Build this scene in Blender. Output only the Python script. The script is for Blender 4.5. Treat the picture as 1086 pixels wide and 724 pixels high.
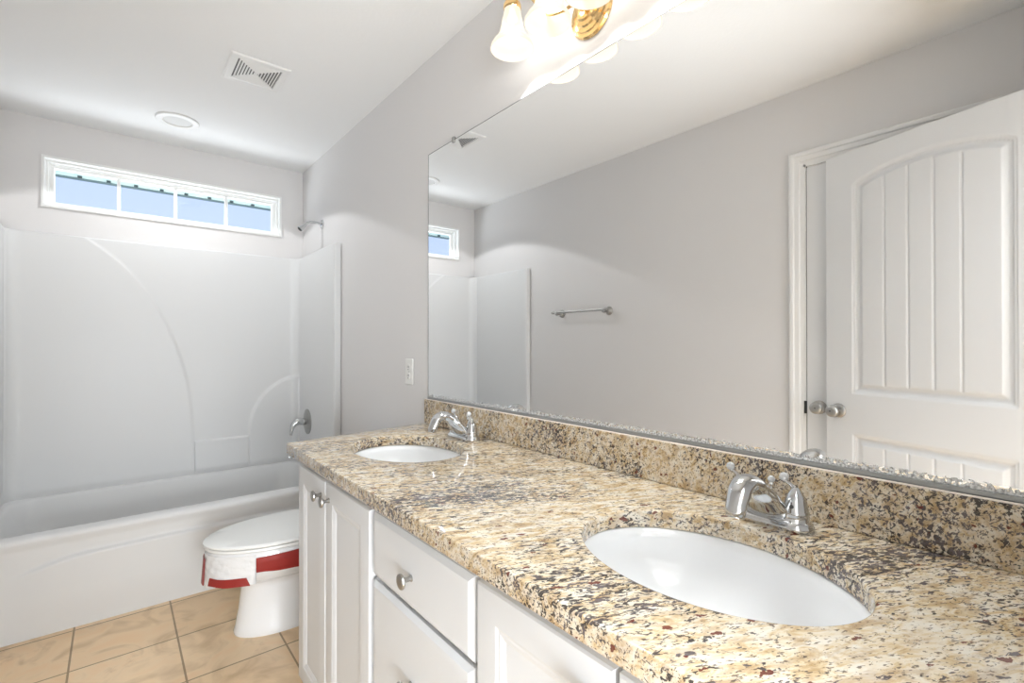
import bpy, bmesh, math, random
from mathutils import Vector, Matrix
from math import sin, cos, pi, radians, sqrt, exp

random.seed(4)
S = bpy.context.scene
COL = S.collection
for o in list(bpy.data.objects):
    bpy.data.objects.remove(o)

# ------------------------------------------------------------------ room numbers (metres)
H = 2.44          # ceiling
W = 1.531         # room width, wall_left at x=-W, mirror wall at x=0
YB = 3.664        # inner face of the window wall
YF = 0.02         # inner face of the entry wall

# ------------------------------------------------------------------ camera
cam_d = bpy.data.cameras.new('camera')
cam = bpy.data.objects.new('camera', cam_d)
COL.objects.link(cam)
cam.location = (-1.0473, 0.0, 1.2034)
cam.rotation_euler = (radians(90 + 0.27), 0, radians(-39.4486))
cam_d.sensor_width = 36
cam_d.lens = 511.17 / 1086 * 36
cam_d.clip_start = 0.02
S.camera = cam

# ------------------------------------------------------------------ world, exposure
S.view_settings.view_transform = 'Standard'
S.view_settings.look = 'None'
S.view_settings.gamma = 1.0
S.view_settings.exposure = 0.85
S.view_settings.use_curve_mapping = False
wd = bpy.data.worlds.new('sky')
S.world = wd
wd.use_nodes = True
nt = wd.node_tree
bg = nt.nodes['Background']
tc = nt.nodes.new('ShaderNodeTexCoord')
sp = nt.nodes.new('ShaderNodeSeparateXYZ')
rp = nt.nodes.new('ShaderNodeValToRGB')
nt.links.new(tc.outputs['Generated'], sp.inputs[0])
nt.links.new(sp.outputs['Z'], rp.inputs[0])
nt.links.new(rp.outputs[0], bg.inputs[0])
rp.color_ramp.elements[0].position = 0.0
rp.color_ramp.elements[0].color = (0.50, 0.60, 0.80, 1)
rp.color_ramp.elements[1].position = 0.6
rp.color_ramp.elements[1].color = (0.36, 0.47, 0.76, 1)
bg.inputs[1].default_value = .86


def light(name, kind, loc, energy, color=(1, 1, 1), size=0.1, rot=(0, 0, 0), **kw):
    d = bpy.data.lights.new(name, kind)
    d.energy = energy
    d.color = color
    if kind == 'AREA':
        d.shape = kw.get('shape', 'RECTANGLE')
        d.size = size
        d.size_y = kw.get('size_y', size)
    elif kind == 'SPOT':
        d.spot_size = kw['angle']
        d.spot_blend = kw['blend']
        d.shadow_soft_size = size
    else:
        d.shadow_soft_size = size
    o = bpy.data.objects.new(name, d)
    o.location = loc
    o.rotation_euler = rot
    COL.objects.link(o)
    return o


# daylight arriving through the window, and two added fill lights, unseen in the hallway behind the camera
SKY_PORTAL = light('window_daylight', 'AREA', (-W / 2 + .01, YB + .32, 1.90), 5.0, (0.92, 0.96, 1.0), 1.15,
                   (radians(-118), 0, 0), size_y=.22)
TOP_FILL = light('hall_top_fill', 'AREA', (-1.0, -0.75, 2.42), 16, (0.88, 0.95, 1.0), 0.9, (0, 0, 0))  # added overhead fill, no known lamp in the hall
FRONT_FILL = light('hall_front_fill', 'AREA', (-1.30, -1.74, 1.15), 100, (0.88, 0.94, 1.0), 1.5, (radians(104), 0, 0), size_y=1.7)  # added soft fill through the doorway, as if daylight filled the hall
CAN_E, BULB_E = 9.5, 6.0


# ------------------------------------------------------------------ materials
def mat(name, col=(.8, .8, .8), rough=.5, metal=0., spec=.5, coat=0., **kw):
    m = bpy.data.materials.new(name)
    m.use_nodes = True
    b = m.node_tree.nodes['Principled BSDF']
    b.inputs['Base Color'].default_value = (*col, 1)
    b.inputs['Roughness'].default_value = rough
    b.inputs['Metallic'].default_value = metal
    b.inputs['Specular IOR Level'].default_value = spec
    b.inputs['Coat Weight'].default_value = coat
    if 'emit' in kw:
        b.inputs['Emission Color'].default_value = (*kw['emit'], 1)
        b.inputs['Emission Strength'].default_value = kw.get('estr', 1)
    return m


def N(m, t, **kw):
    n = m.node_tree.nodes.new(t)
    for k, v in kw.items():
        if k.startswith('i_'):
            n.inputs[k[2:].replace('_', ' ')].default_value = v
        else:
            setattr(n, k, v)
    return n


def L(m, a, b):
    m.node_tree.links.new(a, b)


def bump(m, scale, strength, dist=.002, detail=3):
    t = N(m, 'ShaderNodeTexCoord')
    n = N(m, 'ShaderNodeTexNoise')
    n.inputs['Scale'].default_value = scale
    n.inputs['Detail'].default_value = detail
    b = N(m, 'ShaderNodeBump')
    b.inputs['Strength'].default_value = strength
    b.inputs['Distance'].default_value = dist
    L(m, t.outputs['Object'], n.inputs['Vector'])
    L(m, n.outputs[0], b.inputs['Height'])
    L(m, b.outputs[0], m.node_tree.nodes['Principled BSDF'].inputs['Normal'])
    return m


M = {}
M['wall'] = bump(mat("wall_paint", (.735, .718, .708), .55, spec=.3), 90, .12)
M['ceiling'] = bump(mat('ceiling_paint', (.88, .88, .875), .75, spec=.2), 60, .25)
M['trim'] = mat('white_trim_paint', (.83, .825, .81), .35)
M['door'] = mat('white_door_paint', (.76, .765, .77), .42)
M['cab'] = mat('white_cabinet_paint', (.70, .712, .725), .4)
M['acrylic'] = mat('white_acrylic', (.75, .75, .745), .36, spec=.32)
M['porcelain'] = mat('porcelain', (.86, .86, .86), .06, coat=.5)
M['plastic'] = mat('white_plastic', (.84, .83, .80), .3)
M['vinyl'] = mat('white_vinyl', (.86, .86, .84), .35)
M['chrome'] = mat('chrome', (.62, .63, .64), .09, 1.)
M['nickel'] = mat('brushed_nickel', (.42, .415, .40), .3, 1.)
M['brass'] = mat('polished_brass', (.88, .62, .30), .14, 1.)
M['dark'] = mat('dark_gap', (.05, .05, .05), .8)
M['duct'] = mat('duct_grey', (.20, .20, .20), .8)
M['channel'] = mat('grey_channel', (.33, .34, .34), .35, .6)
M['caulk'] = mat('pale_caulk', (.78, .68, .60), .5)
M['tape'] = mat('red_tape', (.30, .022, .018), .38)
M['film'] = bump(mat('plastic_film', (.80, .80, .80), .12, coat=.6), 45, .8, .004)
M['seat'] = mat('white_seat_plastic', (.84, .84, .82), .22)
M['soffit'] = mat('pale_green_soffit', (.84, .95, .88), .6)
M['gutter'] = mat('teal_gutter', (.16, .24, .22), .6)
M['bracket'] = mat('dark_bracket', (.03, .06, .06), .6)
M['mirror'] = mat('mirror_silver', (.94, .945, .945), .0, 1.)
M['kick'] = mat('toe_kick', (.55, .55, .54), .6)
M['bulb'] = mat('lit_bulb', (1, 1, 1), .3, emit=(1, .95, .86), estr=9)
M['shade'] = mat('frosted_shade_glass', (.03, .027, .02), .4, spec=.1, emit=(1, .88, .72), estr=.60)
M['lens'] = mat('lit_lens', (.66, .66, .65), .6, emit=(1, .98, .95), estr=.03)
M['crystal'] = mat('clear_crystal', (.92, .94, .95), .03, 0.)
M['crystal'].node_tree.nodes['Principled BSDF'].inputs['Transmission Weight'].default_value = .6
# frosted glass that glows: part of the lamp's light passes straight through
m = M['shade']
out = m.node_tree.nodes['Material Output']
pb = m.node_tree.nodes['Principled BSDF']
tr = N(m, 'ShaderNodeBsdfTransparent')
tr.inputs[0].default_value = (1, .98, .96, 1)
mx = N(m, 'ShaderNodeMixShader')
mx.inputs[0].default_value = .21
L(m, pb.outputs[0], mx.inputs[1]); L(m, tr.outputs[0], mx.inputs[2]); L(m, mx.outputs[0], out.inputs[0])
# window glass: clear with a faint reflection
m = mat('window_glass')
M['glass'] = m
out = m.node_tree.nodes['Material Output']
t1 = N(m, 'ShaderNodeBsdfTransparent'); t1.inputs[0].default_value = (.975, .985, .985, 1)
g1 = N(m, 'ShaderNodeBsdfGlossy'); g1.inputs['Roughness'].default_value = .01
mx = N(m, 'ShaderNodeMixShader'); mx.inputs[0].default_value = .05
L(m, t1.outputs[0], mx.inputs[1]); L(m, g1.outputs[0], mx.inputs[2]); L(m, mx.outputs[0], out.inputs[0])


def ramp(m, stops, interp='LINEAR'):
    r = N(m, 'ShaderNodeValToRGB')
    cr = r.color_ramp
    cr.interpolation = interp
    while len(cr.elements) < len(stops):
        cr.elements.new(.5)
    for e, (p, c) in zip(cr.elements, stops):
        e.position = p
        e.color = (*c, 1) if len(c) == 3 else c
    return r


def granite():
    m = mat('granite', rough=.07, spec=.5)
    b = m.node_tree.nodes['Principled BSDF']
    t = N(m, 'ShaderNodeTexCoord')
    mp = N(m, 'ShaderNodeMapping')
    mp.vector_type = 'TEXTURE'
    mp.inputs['Rotation'].default_value = (.35, 0, radians(-25))
    mp.inputs['Scale'].default_value = (2.2, .85, 1.0)
    L(m, t.outputs['Object'], mp.inputs[0])
    V = mp.outputs[0]

    def noise(scale, detail=4, rough=.55, dist=0., off=0.):
        n = N(m, 'ShaderNodeTexNoise')
        n.inputs['Scale'].default_value = scale
        n.inputs['Detail'].default_value = detail
        n.inputs['Roughness'].default_value = rough
        n.inputs['Distortion'].default_value = dist
        if off:
            a = N(m, 'ShaderNodeVectorMath', operation='ADD')
            a.inputs[1].default_value = (off, off * .7, off * 1.3)
            L(m, V, a.inputs[0]); L(m, a.outputs[0], n.inputs['Vector'])
        else:
            L(m, V, n.inputs['Vector'])
        return n.outputs[0]

    def mix(fac, c1, c2):
        x = N(m, 'ShaderNodeMix', data_type='RGBA')
        L(m, fac, x.inputs[0])
        if isinstance(c1, tuple): x.inputs[6].default_value = (*c1, 1)
        else: L(m, c1, x.inputs[6])
        if isinstance(c2, tuple): x.inputs[7].default_value = (*c2, 1)
        else: L(m, c2, x.inputs[7])
        return x.outputs[2]

    def mth(op, a, b_):
        x = N(m, 'ShaderNodeMath', operation=op)
        for i, v in enumerate((a, b_)):
            if isinstance(v, (int, float)): x.inputs[i].default_value = v
            else: L(m, v, x.inputs[i])
        return x.outputs[0]

    base = ramp(m, [(.34, (.43, .29, .145)), (.42, (.58, .44, .265)), (.50, (.68, .575, .42)), (.62, (.72, .665, .57))])
    L(m, noise(52, 5, .65, .6), base.inputs[0])
    c = base.outputs[0]
    # grey-brown mottling
    f = ramp(m, [(.50, (0, 0, 0)), (.62, (1, 1, 1))]); L(m, noise(60, 4, .6, .4, 7.), f.inputs[0])
    c = mix(mth('MULTIPLY', f.outputs[0], .55), c, (.42, .30, .19))
    # dark flecks: fine noise whose threshold drifts with a slow noise
    slow = noise(5.5, 3, .55, .5, 3.)
    fine = noise(135, 4, .62, .9, 11.)
    s = mth('ADD', fine, mth('MULTIPLY', slow, .46))
    f = ramp(m, [(.775, (0, 0, 0)), (.805, (1, 1, 1))]); L(m, s, f.inputs[0])
    dk = ramp(m, [(.4, (.02, .018, .022)), (.6, (.10, .085, .095))]); L(m, noise(40, 2, .5, 0., 21.), dk.inputs[0])
    c = mix(mth('MULTIPLY', f.outputs[0], .93), c, dk.outputs[0])
    # second finer pepper
    f = ramp(m, [(.60, (0, 0, 0)), (.645, (1, 1, 1))]); L(m, noise(260, 2, .5, .2, 31.), f.inputs[0])
    c = mix(mth('MULTIPLY', f.outputs[0], .8), c, (.09, .06, .045))
    # garnets
    v = N(m, 'ShaderNodeTexVoronoi'); v.inputs['Scale'].default_value = 75
    dn = N(m, 'ShaderNodeTexNoise'); dn.inputs['Scale'].default_value = 120
    L(m, t.outputs['Object'], dn.inputs['Vector'])
    dm = N(m, 'ShaderNodeVectorMath', operation='SCALE'); dm.inputs['Scale'].default_value = .012
    L(m, dn.outputs['Color'], dm.inputs[0])
    da = N(m, 'ShaderNodeVectorMath', operation='ADD'); L(m, V, da.inputs[0]); L(m, dm.outputs[0], da.inputs[1])
    L(m, da.outputs[0], v.inputs['Vector'])
    sx = N(m, 'ShaderNodeSeparateColor'); L(m, v.outputs['Color'], sx.inputs[0])
    near = mth('LESS_THAN', v.outputs['Distance'], mth('MULTIPLY', sx.outputs[1], .36))
    pick = mth('GREATER_THAN', sx.outputs[0], .80)
    c = mix(mth('MULTIPLY', mth('MULTIPLY', near, pick), .92), c, (.13, .028, .018))
    L(m, c, b.inputs['Base Color'])
    return m


M['granite'] = granite()


def worn():
    """desilvered, crusty lower edge of the mirror: grey-white flakes with clear mirror between"""
    m = mat('worn_silver', (.70, .71, .71), .45, .3)
    out = m.node_tree.nodes['Material Output']; pb = m.node_tree.nodes['Principled BSDF']
    t = N(m, 'ShaderNodeTexCoord'); n = N(m, 'ShaderNodeTexNoise')
    n.inputs['Scale'].default_value = 130; n.inputs['Detail'].default_value = 5
    L(m, t.outputs['Object'], n.inputs['Vector'])
    sp_ = N(m, 'ShaderNodeSeparateXYZ'); L(m, t.outputs['Object'], sp_.inputs[0])
    # more flakes near the bottom
    mr = N(m, 'ShaderNodeMapRange'); L(m, sp_.outputs['Z'], mr.inputs[0])
    mr.inputs[1].default_value = .0085; mr.inputs[2].default_value = .0225; mr.inputs[3].default_value = .16; mr.inputs[4].default_value = -.10
    ad = N(m, 'ShaderNodeMath', operation='ADD'); L(m, n.outputs[0], ad.inputs[0]); L(m, mr.outputs[0], ad.inputs[1])
    r_ = ramp(m, [(.50, (0, 0, 0)), (.54, (1, 1, 1))]); L(m, ad.outputs[0], r_.inputs[0])
    c = ramp(m, [(.35, (.28, .28, .28)), (.6, (.82, .82, .82))])
    n2 = N(m, 'ShaderNodeTexNoise'); n2.inputs['Scale'].default_value = 260
    L(m, t.outputs['Object'], n2.inputs['Vector']); L(m, n2.outputs[0], c.inputs[0]); L(m, c.outputs[0], pb.inputs['Base Color'])
    tr = N(m, 'ShaderNodeBsdfTransparent'); mx = N(m, 'ShaderNodeMixShader')
    L(m, r_.outputs[0], mx.inputs[0]); L(m, tr.outputs[0], mx.inputs[1]); L(m, pb.outputs[0], mx.inputs[2]); L(m, mx.outputs[0], out.inputs[0])
    return m


M['worn'] = worn()


def tiles():
    m = mat('floor_tile', rough=.32)
    b = m.node_tree.nodes['Principled BSDF']
    t = N(m, 'ShaderNodeTexCoord')
    mp = N(m, 'ShaderNodeMapping')
    mp.inputs['Location'].default_value = (1.178 + .3315 * 6, -2.735 + .333 * 20, 0)
    L(m, t.outputs['Object'], mp.inputs[0])
    br = N(m, 'ShaderNodeTexBrick', offset=0.0, squash=1.0)
    br.inputs['Scale'].default_value = 1.0
    br.inputs['Brick Width'].default_value = .3315
    br.inputs['Row Height'].default_value = .333
    br.inputs['Mortar Size'].default_value = .0035
    br.inputs['Mortar Smooth'].default_value = .1
    br.inputs['Bias'].default_value = 0
    br.inputs['Color1'].default_value = (.80, .58, .35, 1)
    br.inputs['Color2'].default_value = (.87, .66, .43, 1)
    br.inputs['Mortar'].default_value = (.36, .25, .14, 1)
    L(m, mp.outputs[0], br.inputs['Vector'])
    n = N(m, 'ShaderNodeTexNoise'); n.inputs['Scale'].default_value = 7; n.inputs['Detail'].default_value = 7
    n.inputs['Distortion'].default_value = 1.2
    L(m, t.outputs['Object'], n.inputs['Vector'])
    r = ramp(m, [(.30, (.74, .68, .60)), (.5, (1, 1, 1)), (.68, (1.0, .93, .86))])
    L(m, n.outputs[0], r.inputs[0])
    x = N(m, 'ShaderNodeMix', data_type='RGBA', blend_type='MULTIPLY'); x.inputs[0].default_value = .8
    L(m, br.outputs['Color'], x.inputs[6]); L(m, r.outputs[0], x.inputs[7])
    # rusty stains
    n2 = N(m, 'ShaderNodeTexNoise'); n2.inputs['Scale'].default_value = 3.1; n2.inputs['Detail'].default_value = 9
    n2.inputs['Roughness'].default_value = .72
    L(m, t.outputs['Object'], n2.inputs['Vector'])
    r2 = ramp(m, [(.60, (0, 0, 0)), (.72, (1, 1, 1))]); L(m, n2.outputs[0], r2.inputs[0])
    y = N(m, 'ShaderNodeMix', data_type='RGBA')
    sc = N(m, 'ShaderNodeMath', operation='MULTIPLY'); sc.inputs[1].default_value = .5
    L(m, r2.outputs[0], sc.inputs[0]); L(m, sc.outputs[0], y.inputs[0])
    L(m, x.outputs[2], y.inputs[6]); y.inputs[7].default_value = (.33, .17, .07, 1)
    L(m, y.outputs[2], b.inputs['Base Color'])
    bp = N(m, 'ShaderNodeBump'); bp.invert = True
    bp.inputs['Strength'].default_value = .6; bp.inputs['Distance'].default_value = .003
    L(m, br.outputs['Fac'], bp.inputs['Height']); L(m, bp.outputs[0], b.inputs['Normal'])
    return m


M['tile'] = tiles()


# ------------------------------------------------------------------ mesh helpers
class MB:
    """collects geometry; build() links it as one mesh object"""
    def __init__(s):
        s.v = []; s.f = []

    def add(s, vs, fs, mtx=None):
        k = len(s.v)
        for p in vs:
            p = Vector(p)
            s.v.append(mtx @ p if mtx else p)
        for f in fs:
            s.f.append([i + k for i in f])
        return s

    def box(s, a, b, mtx=None):
        (x0, y0, z0), (x1, y1, z1) = a, b
        x0, x1 = sorted((x0, x1)); y0, y1 = sorted((y0, y1)); z0, z1 = sorted((z0, z1))
        vs = [(x0, y0, z0), (x1, y0, z0), (x1, y1, z0), (x0, y1, z0), (x0, y0, z1), (x1, y0, z1), (x1, y1, z1), (x0, y1, z1)]
        fs = [(0, 3, 2, 1), (4, 5, 6, 7), (0, 1, 5, 4), (1, 2, 6, 5), (2, 3, 7, 6), (3, 0, 4, 7)]
        return s.add(vs, fs, mtx)

    def loft(s, rings, cap0=True, cap1=True, mtx=None, closed=True):
        n = len(rings[0]); vs = [p for r in rings for p in r]; fs = []
        for i in range(len(rings) - 1):
            for j in range(n if closed else n - 1):
                k = (j + 1) % n
                fs.append((i * n + j, i * n + k, (i + 1) * n + k, (i + 1) * n + j))
        if cap0: fs.append(tuple(reversed(range(n))))
        if cap1: fs.append(tuple(range((len(rings) - 1) * n, len(rings) * n)))
        return s.add(vs, fs, mtx)

    def lathe(s, prof, mtx=None, n=32, cap0=True, cap1=True):
        rings = [[(r * cos(2 * pi * j / n), r * sin(2 * pi * j / n), z) for j in range(n)] for r, z in prof]
        return s.loft(rings, cap0, cap1, mtx)

    def tube(s, pts, rad, n=12, flat=1.0, up=None, mtx=None):
        """sweep along pts; rad number or list of r or (ra, rb)"""
        P = [Vector(p) for p in pts]; rings = []
        side = None
        for i, p in enumerate(P):
            t = (P[min(i + 1, len(P) - 1)] - P[max(i - 1, 0)]).normalized()
            if side is None:
                u = Vector(up) if up else (Vector((0, 0, 1)) if abs(t.z) < .9 else Vector((1, 0, 0)))
                side = t.cross(u).normalized()
            side = (side - t * side.dot(t)).normalized()
            nn = side.cross(t).normalized()
            r = rad[i] if isinstance(rad, (list, tuple)) else rad
            ra, rb = r if isinstance(r, (list, tuple)) else (r, r * flat)
            rings.append([p + side * (ra * cos(2 * pi * j / n)) + nn * (rb * sin(2 * pi * j / n)) for j in range(n)])
        return s.loft(rings, True, True, mtx)

    def sphere(s, c, r, n=16, m=10, sc=(1, 1, 1)):
        c = Vector(c); rings = []
        for i in range(1, m):
            a = pi * i / m
            rings.append([c + Vector((r * sin(a) * cos(2 * pi * j / n) * sc[0], r * sin(a) * sin(2 * pi * j / n) * sc[1], -r * cos(a) * sc[2])) for j in range(n)])
        return s.loft(rings)

    def build(s, name, material, parent=None, origin=None, sharp=35, bevel=0., kind=None, mtx=None):
        me = bpy.data.meshes.new(name)
        vs = s.v
        if parent is not None:
            inv = WORLD[parent.name].inverted()
            off = inv
            if origin is not None:
                off = inv
            vs = [inv @ v for v in vs]
            o_loc = Vector((0, 0, 0))
        else:
            if origin is None:
                xs = [v.x for v in vs]; ys = [v.y for v in vs]; zs = [v.z for v in vs]
                origin = ((min(xs) + max(xs)) / 2, (min(ys) + max(ys)) / 2, min(zs))
            o_loc = Vector(origin)
            vs = [v - o_loc for v in vs]
        me.from_pydata([tuple(v) for v in vs], [], s.f)
        bm = bmesh.new(); bm.from_mesh(me)
        bmesh.ops.recalc_face_normals(bm, faces=bm.faces)
        bm.to_mesh(me); bm.free()
        for p in me.polygons: p.use_smooth = True
        me.set_sharp_from_angle(angle=radians(sharp))
        me.materials.append(M[material] if isinstance(material, str) else material)
        o = bpy.data.objects.new(name, me)
        COL.objects.link(o)
        if parent is not None:
            o.parent = parent
            WORLD[o.name] = WORLD[parent.name]
        else:
            o.location = o_loc
            WORLD[o.name] = Matrix.Translation(o_loc)
        if bevel:
            md = o.modifiers.new('bevel', 'BEVEL'); md.width = bevel; md.segments = 2
            md.limit_method = 'ANGLE'; md.angle_limit = radians(40); md.harden_normals = False
        if kind: o['kind'] = kind
        return o


WORLD = {}


def tag(o, label, cat, group=None):
    o['label'] = label; o['category'] = cat
    if group: o['group'] = group
    return o


def thing(name, loc, label=None, cat=None, group=None, kind=None, rz=0.):
    o = bpy.data.objects.new(name, None)
    o.empty_display_size = .05
    o.location = loc; o.rotation_euler = (0, 0, rz)
    COL.objects.link(o)
    WORLD[o.name] = Matrix.Translation(Vector(loc)) @ Matrix.Rotation(rz, 4, 'Z')
    if label: tag(o, label, cat, group)
    if kind: o['kind'] = kind
    return o


def copy_tree(o, parent=None):
    c = o.copy(); COL.objects.link(c)
    if parent is not None: c.parent = parent
    for ch in [x for x in bpy.data.objects if x.parent == o]:
        copy_tree(ch, c)
    return c


def bez(P, n=16):
    """Catmull-Rom through P"""
    P = [Vector(p) for p in P]; out = []
    Q = [P[0] * 2 - P[1]] + P + [P[-1] * 2 - P[-2]]
    for i in range(1, len(Q) - 2):
        for k in range(n):
            t = k / n
            a, b, c, d = Q[i - 1], Q[i], Q[i + 1], Q[i + 2]
            out.append(.5 * ((2 * b) + (c - a) * t + (2 * a - 5 * b + 4 * c - d) * t * t + (3 * b - a - 3 * c + d) * t ** 3))
    out.append(P[-1])
    return out


def lerp_list(vals, n):
    """resample list of scalars / tuples to match bez() output with n per span"""
    out = []
    for i in range(len(vals) - 1):
        for k in range(n):
            t = k / n; t = t * t * (3 - 2 * t)
            a, b = vals[i], vals[i + 1]
            out.append(tuple(x + (y - x) * t for x, y in zip(a, b)) if isinstance(a, tuple) else a + (b - a) * t)
    out.append(vals[-1])
    return out


def sstep(a, b, x):
    t = max(0., min(1., (x - a) / (b - a)))
    return t * t * (3 - 2 * t)


RX90 = Matrix.Rotation(pi / 2, 4, 'X')
def face_dir(d):
    """matrix turning local +Z to direction d"""
    return Vector(d).to_track_quat('Z', 'Y').to_matrix().to_4x4()


def TR(x, y, z): return Matrix.Translation((x, y, z))


# ================================================================== ROOM SHELL
T = .12
MB().box((-2.6, -1.9, -.10), (.6, YB + T, 0)).build('floor', 'tile', origin=(0, 0, 0), kind='structure')
MB().box((-2.6, -1.9, H), (.6, YB + T, H + .1)).build('ceiling', 'ceiling', kind='structure')
MB().box((0, YF - T, 0), (T, YB + T, H)).build('wall_right', 'wall', kind='structure')
MB().box((-W - T, YF - T, 0), (-W, YB + T, H)).build('wall_left', 'wall', kind='structure')
# window wall with its opening
WX0, WX1, WZ0, WZ1 = -1.357, -.150, 1.960, 2.232
b = MB()
b.box((-W, YB, 0), (0, YB + T, WZ0)); b.box((-W, YB, WZ1), (0, YB + T, H))
b.box((-W, YB, WZ0), (WX0, YB + T, WZ1)); b.box((WX1, YB, WZ0), (0, YB + T, WZ1))
b.build('wall_back', 'wall', kind='structure')
# entry wall with the doorway the photograph is taken from
DX0, DX1, DZ = -1.285, -.50, 2.06
b = MB()
b.box((-W, YF - T, 0), (DX0, YF, H)); b.box((DX1, YF - T, 0), (0, YF, H)); b.box((DX0, YF - T, DZ), (DX1, YF, H))
b.build('wall_front', 'wall', kind='structure')
# hallway behind
MB().box((-2.6, -1.9, 0), (.6, -1.8, H)).build('wall_hall_back', 'wall', kind='structure')
MB().box((-2.6, -1.8, 0), (-2.5, YF - T, H)).build('wall_hall_left', 'wall', kind='structure')
MB().box((.5, -1.8, 0), (.6, YF - T, H)).build('wall_hall_right', 'wall', kind='structure')
b = MB(); b.box((-2.5, YF - T - .02, 0), (-W - T, YF - T, H)); b.box((T, YF - T - .02, 0), (.5, YF - T, H))
b.build('wall_hall_front', 'wall', kind='structure')


def baseboard(name, a, b_, n):
    """a->b on floor line, n = outward normal"""
    a = Vector((*a, 0)); b_ = Vector((*b_, 0)); n = Vector((*n, 0))
    prof = [(0, 0), (.014, 0), (.014, .07), (.010, .082), (.004, .09), (0, .09)]
    rings = [[p + n * d + Vector((0, 0, z)) for d, z in prof] for p in (a, b_)]
    return MB().loft(rings).build(name, 'trim', kind='structure')


baseboard('baseboard_right', (0, 1.80), (0, 2.755), (-1, 0))
baseboard('baseboard_left', (-W, .965), (-W, 2.755), (1, 0))


# ---- door casing helper: U-shaped moulding round an opening lying in plane through origin
def casing(name, mtx, u0, u1, top, w=.062, parent=None):
    """opening from u0..u1 (outer edge of casing), local axes u=x, out=y(-), z up"""
    prof = [(0, 0), (0, .014), (.008, .018), (.020, .018), (.026, .013), (.044, .012), (.050, .008), (w, .007), (w, 0)]
    path = [((u0, 0), (1, 0)), ((u0, top), (1, -1)), ((u1, top), (-1, -1)), ((u1, 0), (-1, 0))]
    rings = []
    for (u, z), (du, dz) in path:
        rings.append([(u + du * d, -o_, z + (dz * d if dz else 0)) for d, o_ in prof])
    return MB().loft(rings, mtx=mtx).build(name, 'trim', parent, kind='structure', sharp=20)


# ================================================================== DOORS
DW, DH = .757, 2.035
def door_relief(u, z):
    """depth below the door face (positive = deeper)"""
    def panel(z0, top):
        d = min(u - .113, .650 - u, z - z0, top - z)
        if d <= 0: return 0.
        if d < .004: return .004 * sstep(0, .004, d)
        if d < .010: return .004
        if d < .017: return .004 + .009 * sstep(.010, .017, d)
        if d < .027: return .013
        if d < .042: return .013 - .011 * (d - .027) / .015
        h = .002
        if .155 < u < .61:
            for g in (.240, .326, .412, .498):
                h += .0045 * max(0, 1 - abs(u - g) / .006)
        return h
    arch = 1.882 + .064 * max(0., 1 - ((u - .3815) / .2685) ** 2) ** .8
    return max(panel(.975, arch), panel(.20, .797))


def door_mesh():
    us = [i * DW / 300 for i in range(301)]
    zs = [i * DH / 420 for i in range(421)]
    b = MB(); nu = len(us)
    vs = [(u, door_relief(u, z), z + .012) for z in zs for u in us]
    fs = [(j * nu + i, j * nu + i + 1, (j + 1) * nu + i + 1, (j + 1) * nu + i) for j in range(len(zs) - 1) for i in range(nu - 1)]
    b.add(vs, fs)
    # rest of slab
    z0, z1, t = .012, DH + .012, .035
    e = 1e-5
    for q in ([(0, 0, z0), (0, t, z0), (0, t, z1), (0, 0, z1)], [(DW, 0, z0), (DW, 0, z1), (DW, t, z1), (DW, t, z0)],
              [(0, t, z0), (DW, t, z0), (DW, t, z1), (0, t, z1)], [(0, 0, z1), (0, t, z1), (DW, t, z1), (DW, 0, z1)],
              [(0, 0, z0), (DW, 0, z0), (DW, t, z0), (0, t, z0)]):
        b.add(q, [(0, 1, 2, 3)])
    return b


def knob_mb(c, d, keyhole=True):
    """round door knob standing off a plane at c in direction d"""
    mt = TR(*c) @ face_dir(d)
    b = MB()
    b.lathe([(.0315, 0), (.0315, .003), (.029, .007), (.020, .011), (.0115, .013), (.0105, .022), (.0115, .028), (.019, .032),
             (.0255, .038), (.0275, .045), (.0265, .052), (.022, .057), (.012, .0595), (.004, .06)], mt, 32)
    return b, mt


def make_door(name, hinge_at, rz, knob_u, flip=False):
    t = thing(name, hinge_at, kind='structure', rz=rz)
    mb = door_mesh()
    if flip: mb.v = [Vector((DW - v.x, v.y, v.z)) for v in mb.v]
    Wm = WORLD[t.name]
    mb.v = [Wm @ v for v in mb.v]
    mb.build('door_leaf', 'door', t, sharp=60)
    k, mt = knob_mb((knob_u, 0, .905), (0, -1, 0))
    k.v = [Wm @ v for v in k.v]
    kn = k.build('door_knob', 'nickel', t)
    p = MB().lathe([(.0028, .0598), (.0028, .0612)], Wm @ mt, 12); p.build('lock_pin', 'dark', kn)
    return t


# entry door, swung wide open so its free edge nearly meets the left wall.
# face line in the room: free edge (-1.486,.791), hinge edge (-1.266,.066)
ang = math.atan2(.791 - .066, -1.486 + 1.266)   # direction from hinge to free edge
# local +x runs from hinge to free edge, so the panelled face (-y local) looks into the room
d1 = make_door('door_1', (-1.266, .066, 0), ang, DW - .055, flip=True)
hg = MB()
for z in (.25, 1.05, 1.82):
    hg.lathe([(.006, z), (.006, z + .09)], WORLD[d1.name] @ TR(-.003, -.004, 0), 12)
hg.build('hinge', 'nickel', d1)
# jamb and casing of the entry doorway
b = MB()
b.box((DX0, YF - T, 0), (DX0 + .019, YF, DZ)); b.box((DX1 - .019, YF - T, 0), (DX1, YF, DZ)); b.box((DX0, YF - T, DZ - .019), (DX1, YF, DZ))
b.build('trim_1', 'trim', kind='structure')
casing('trim_2', TR(0, YF - T, 0), DX0 - .045, DX1 + .045, DZ + .045)

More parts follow.
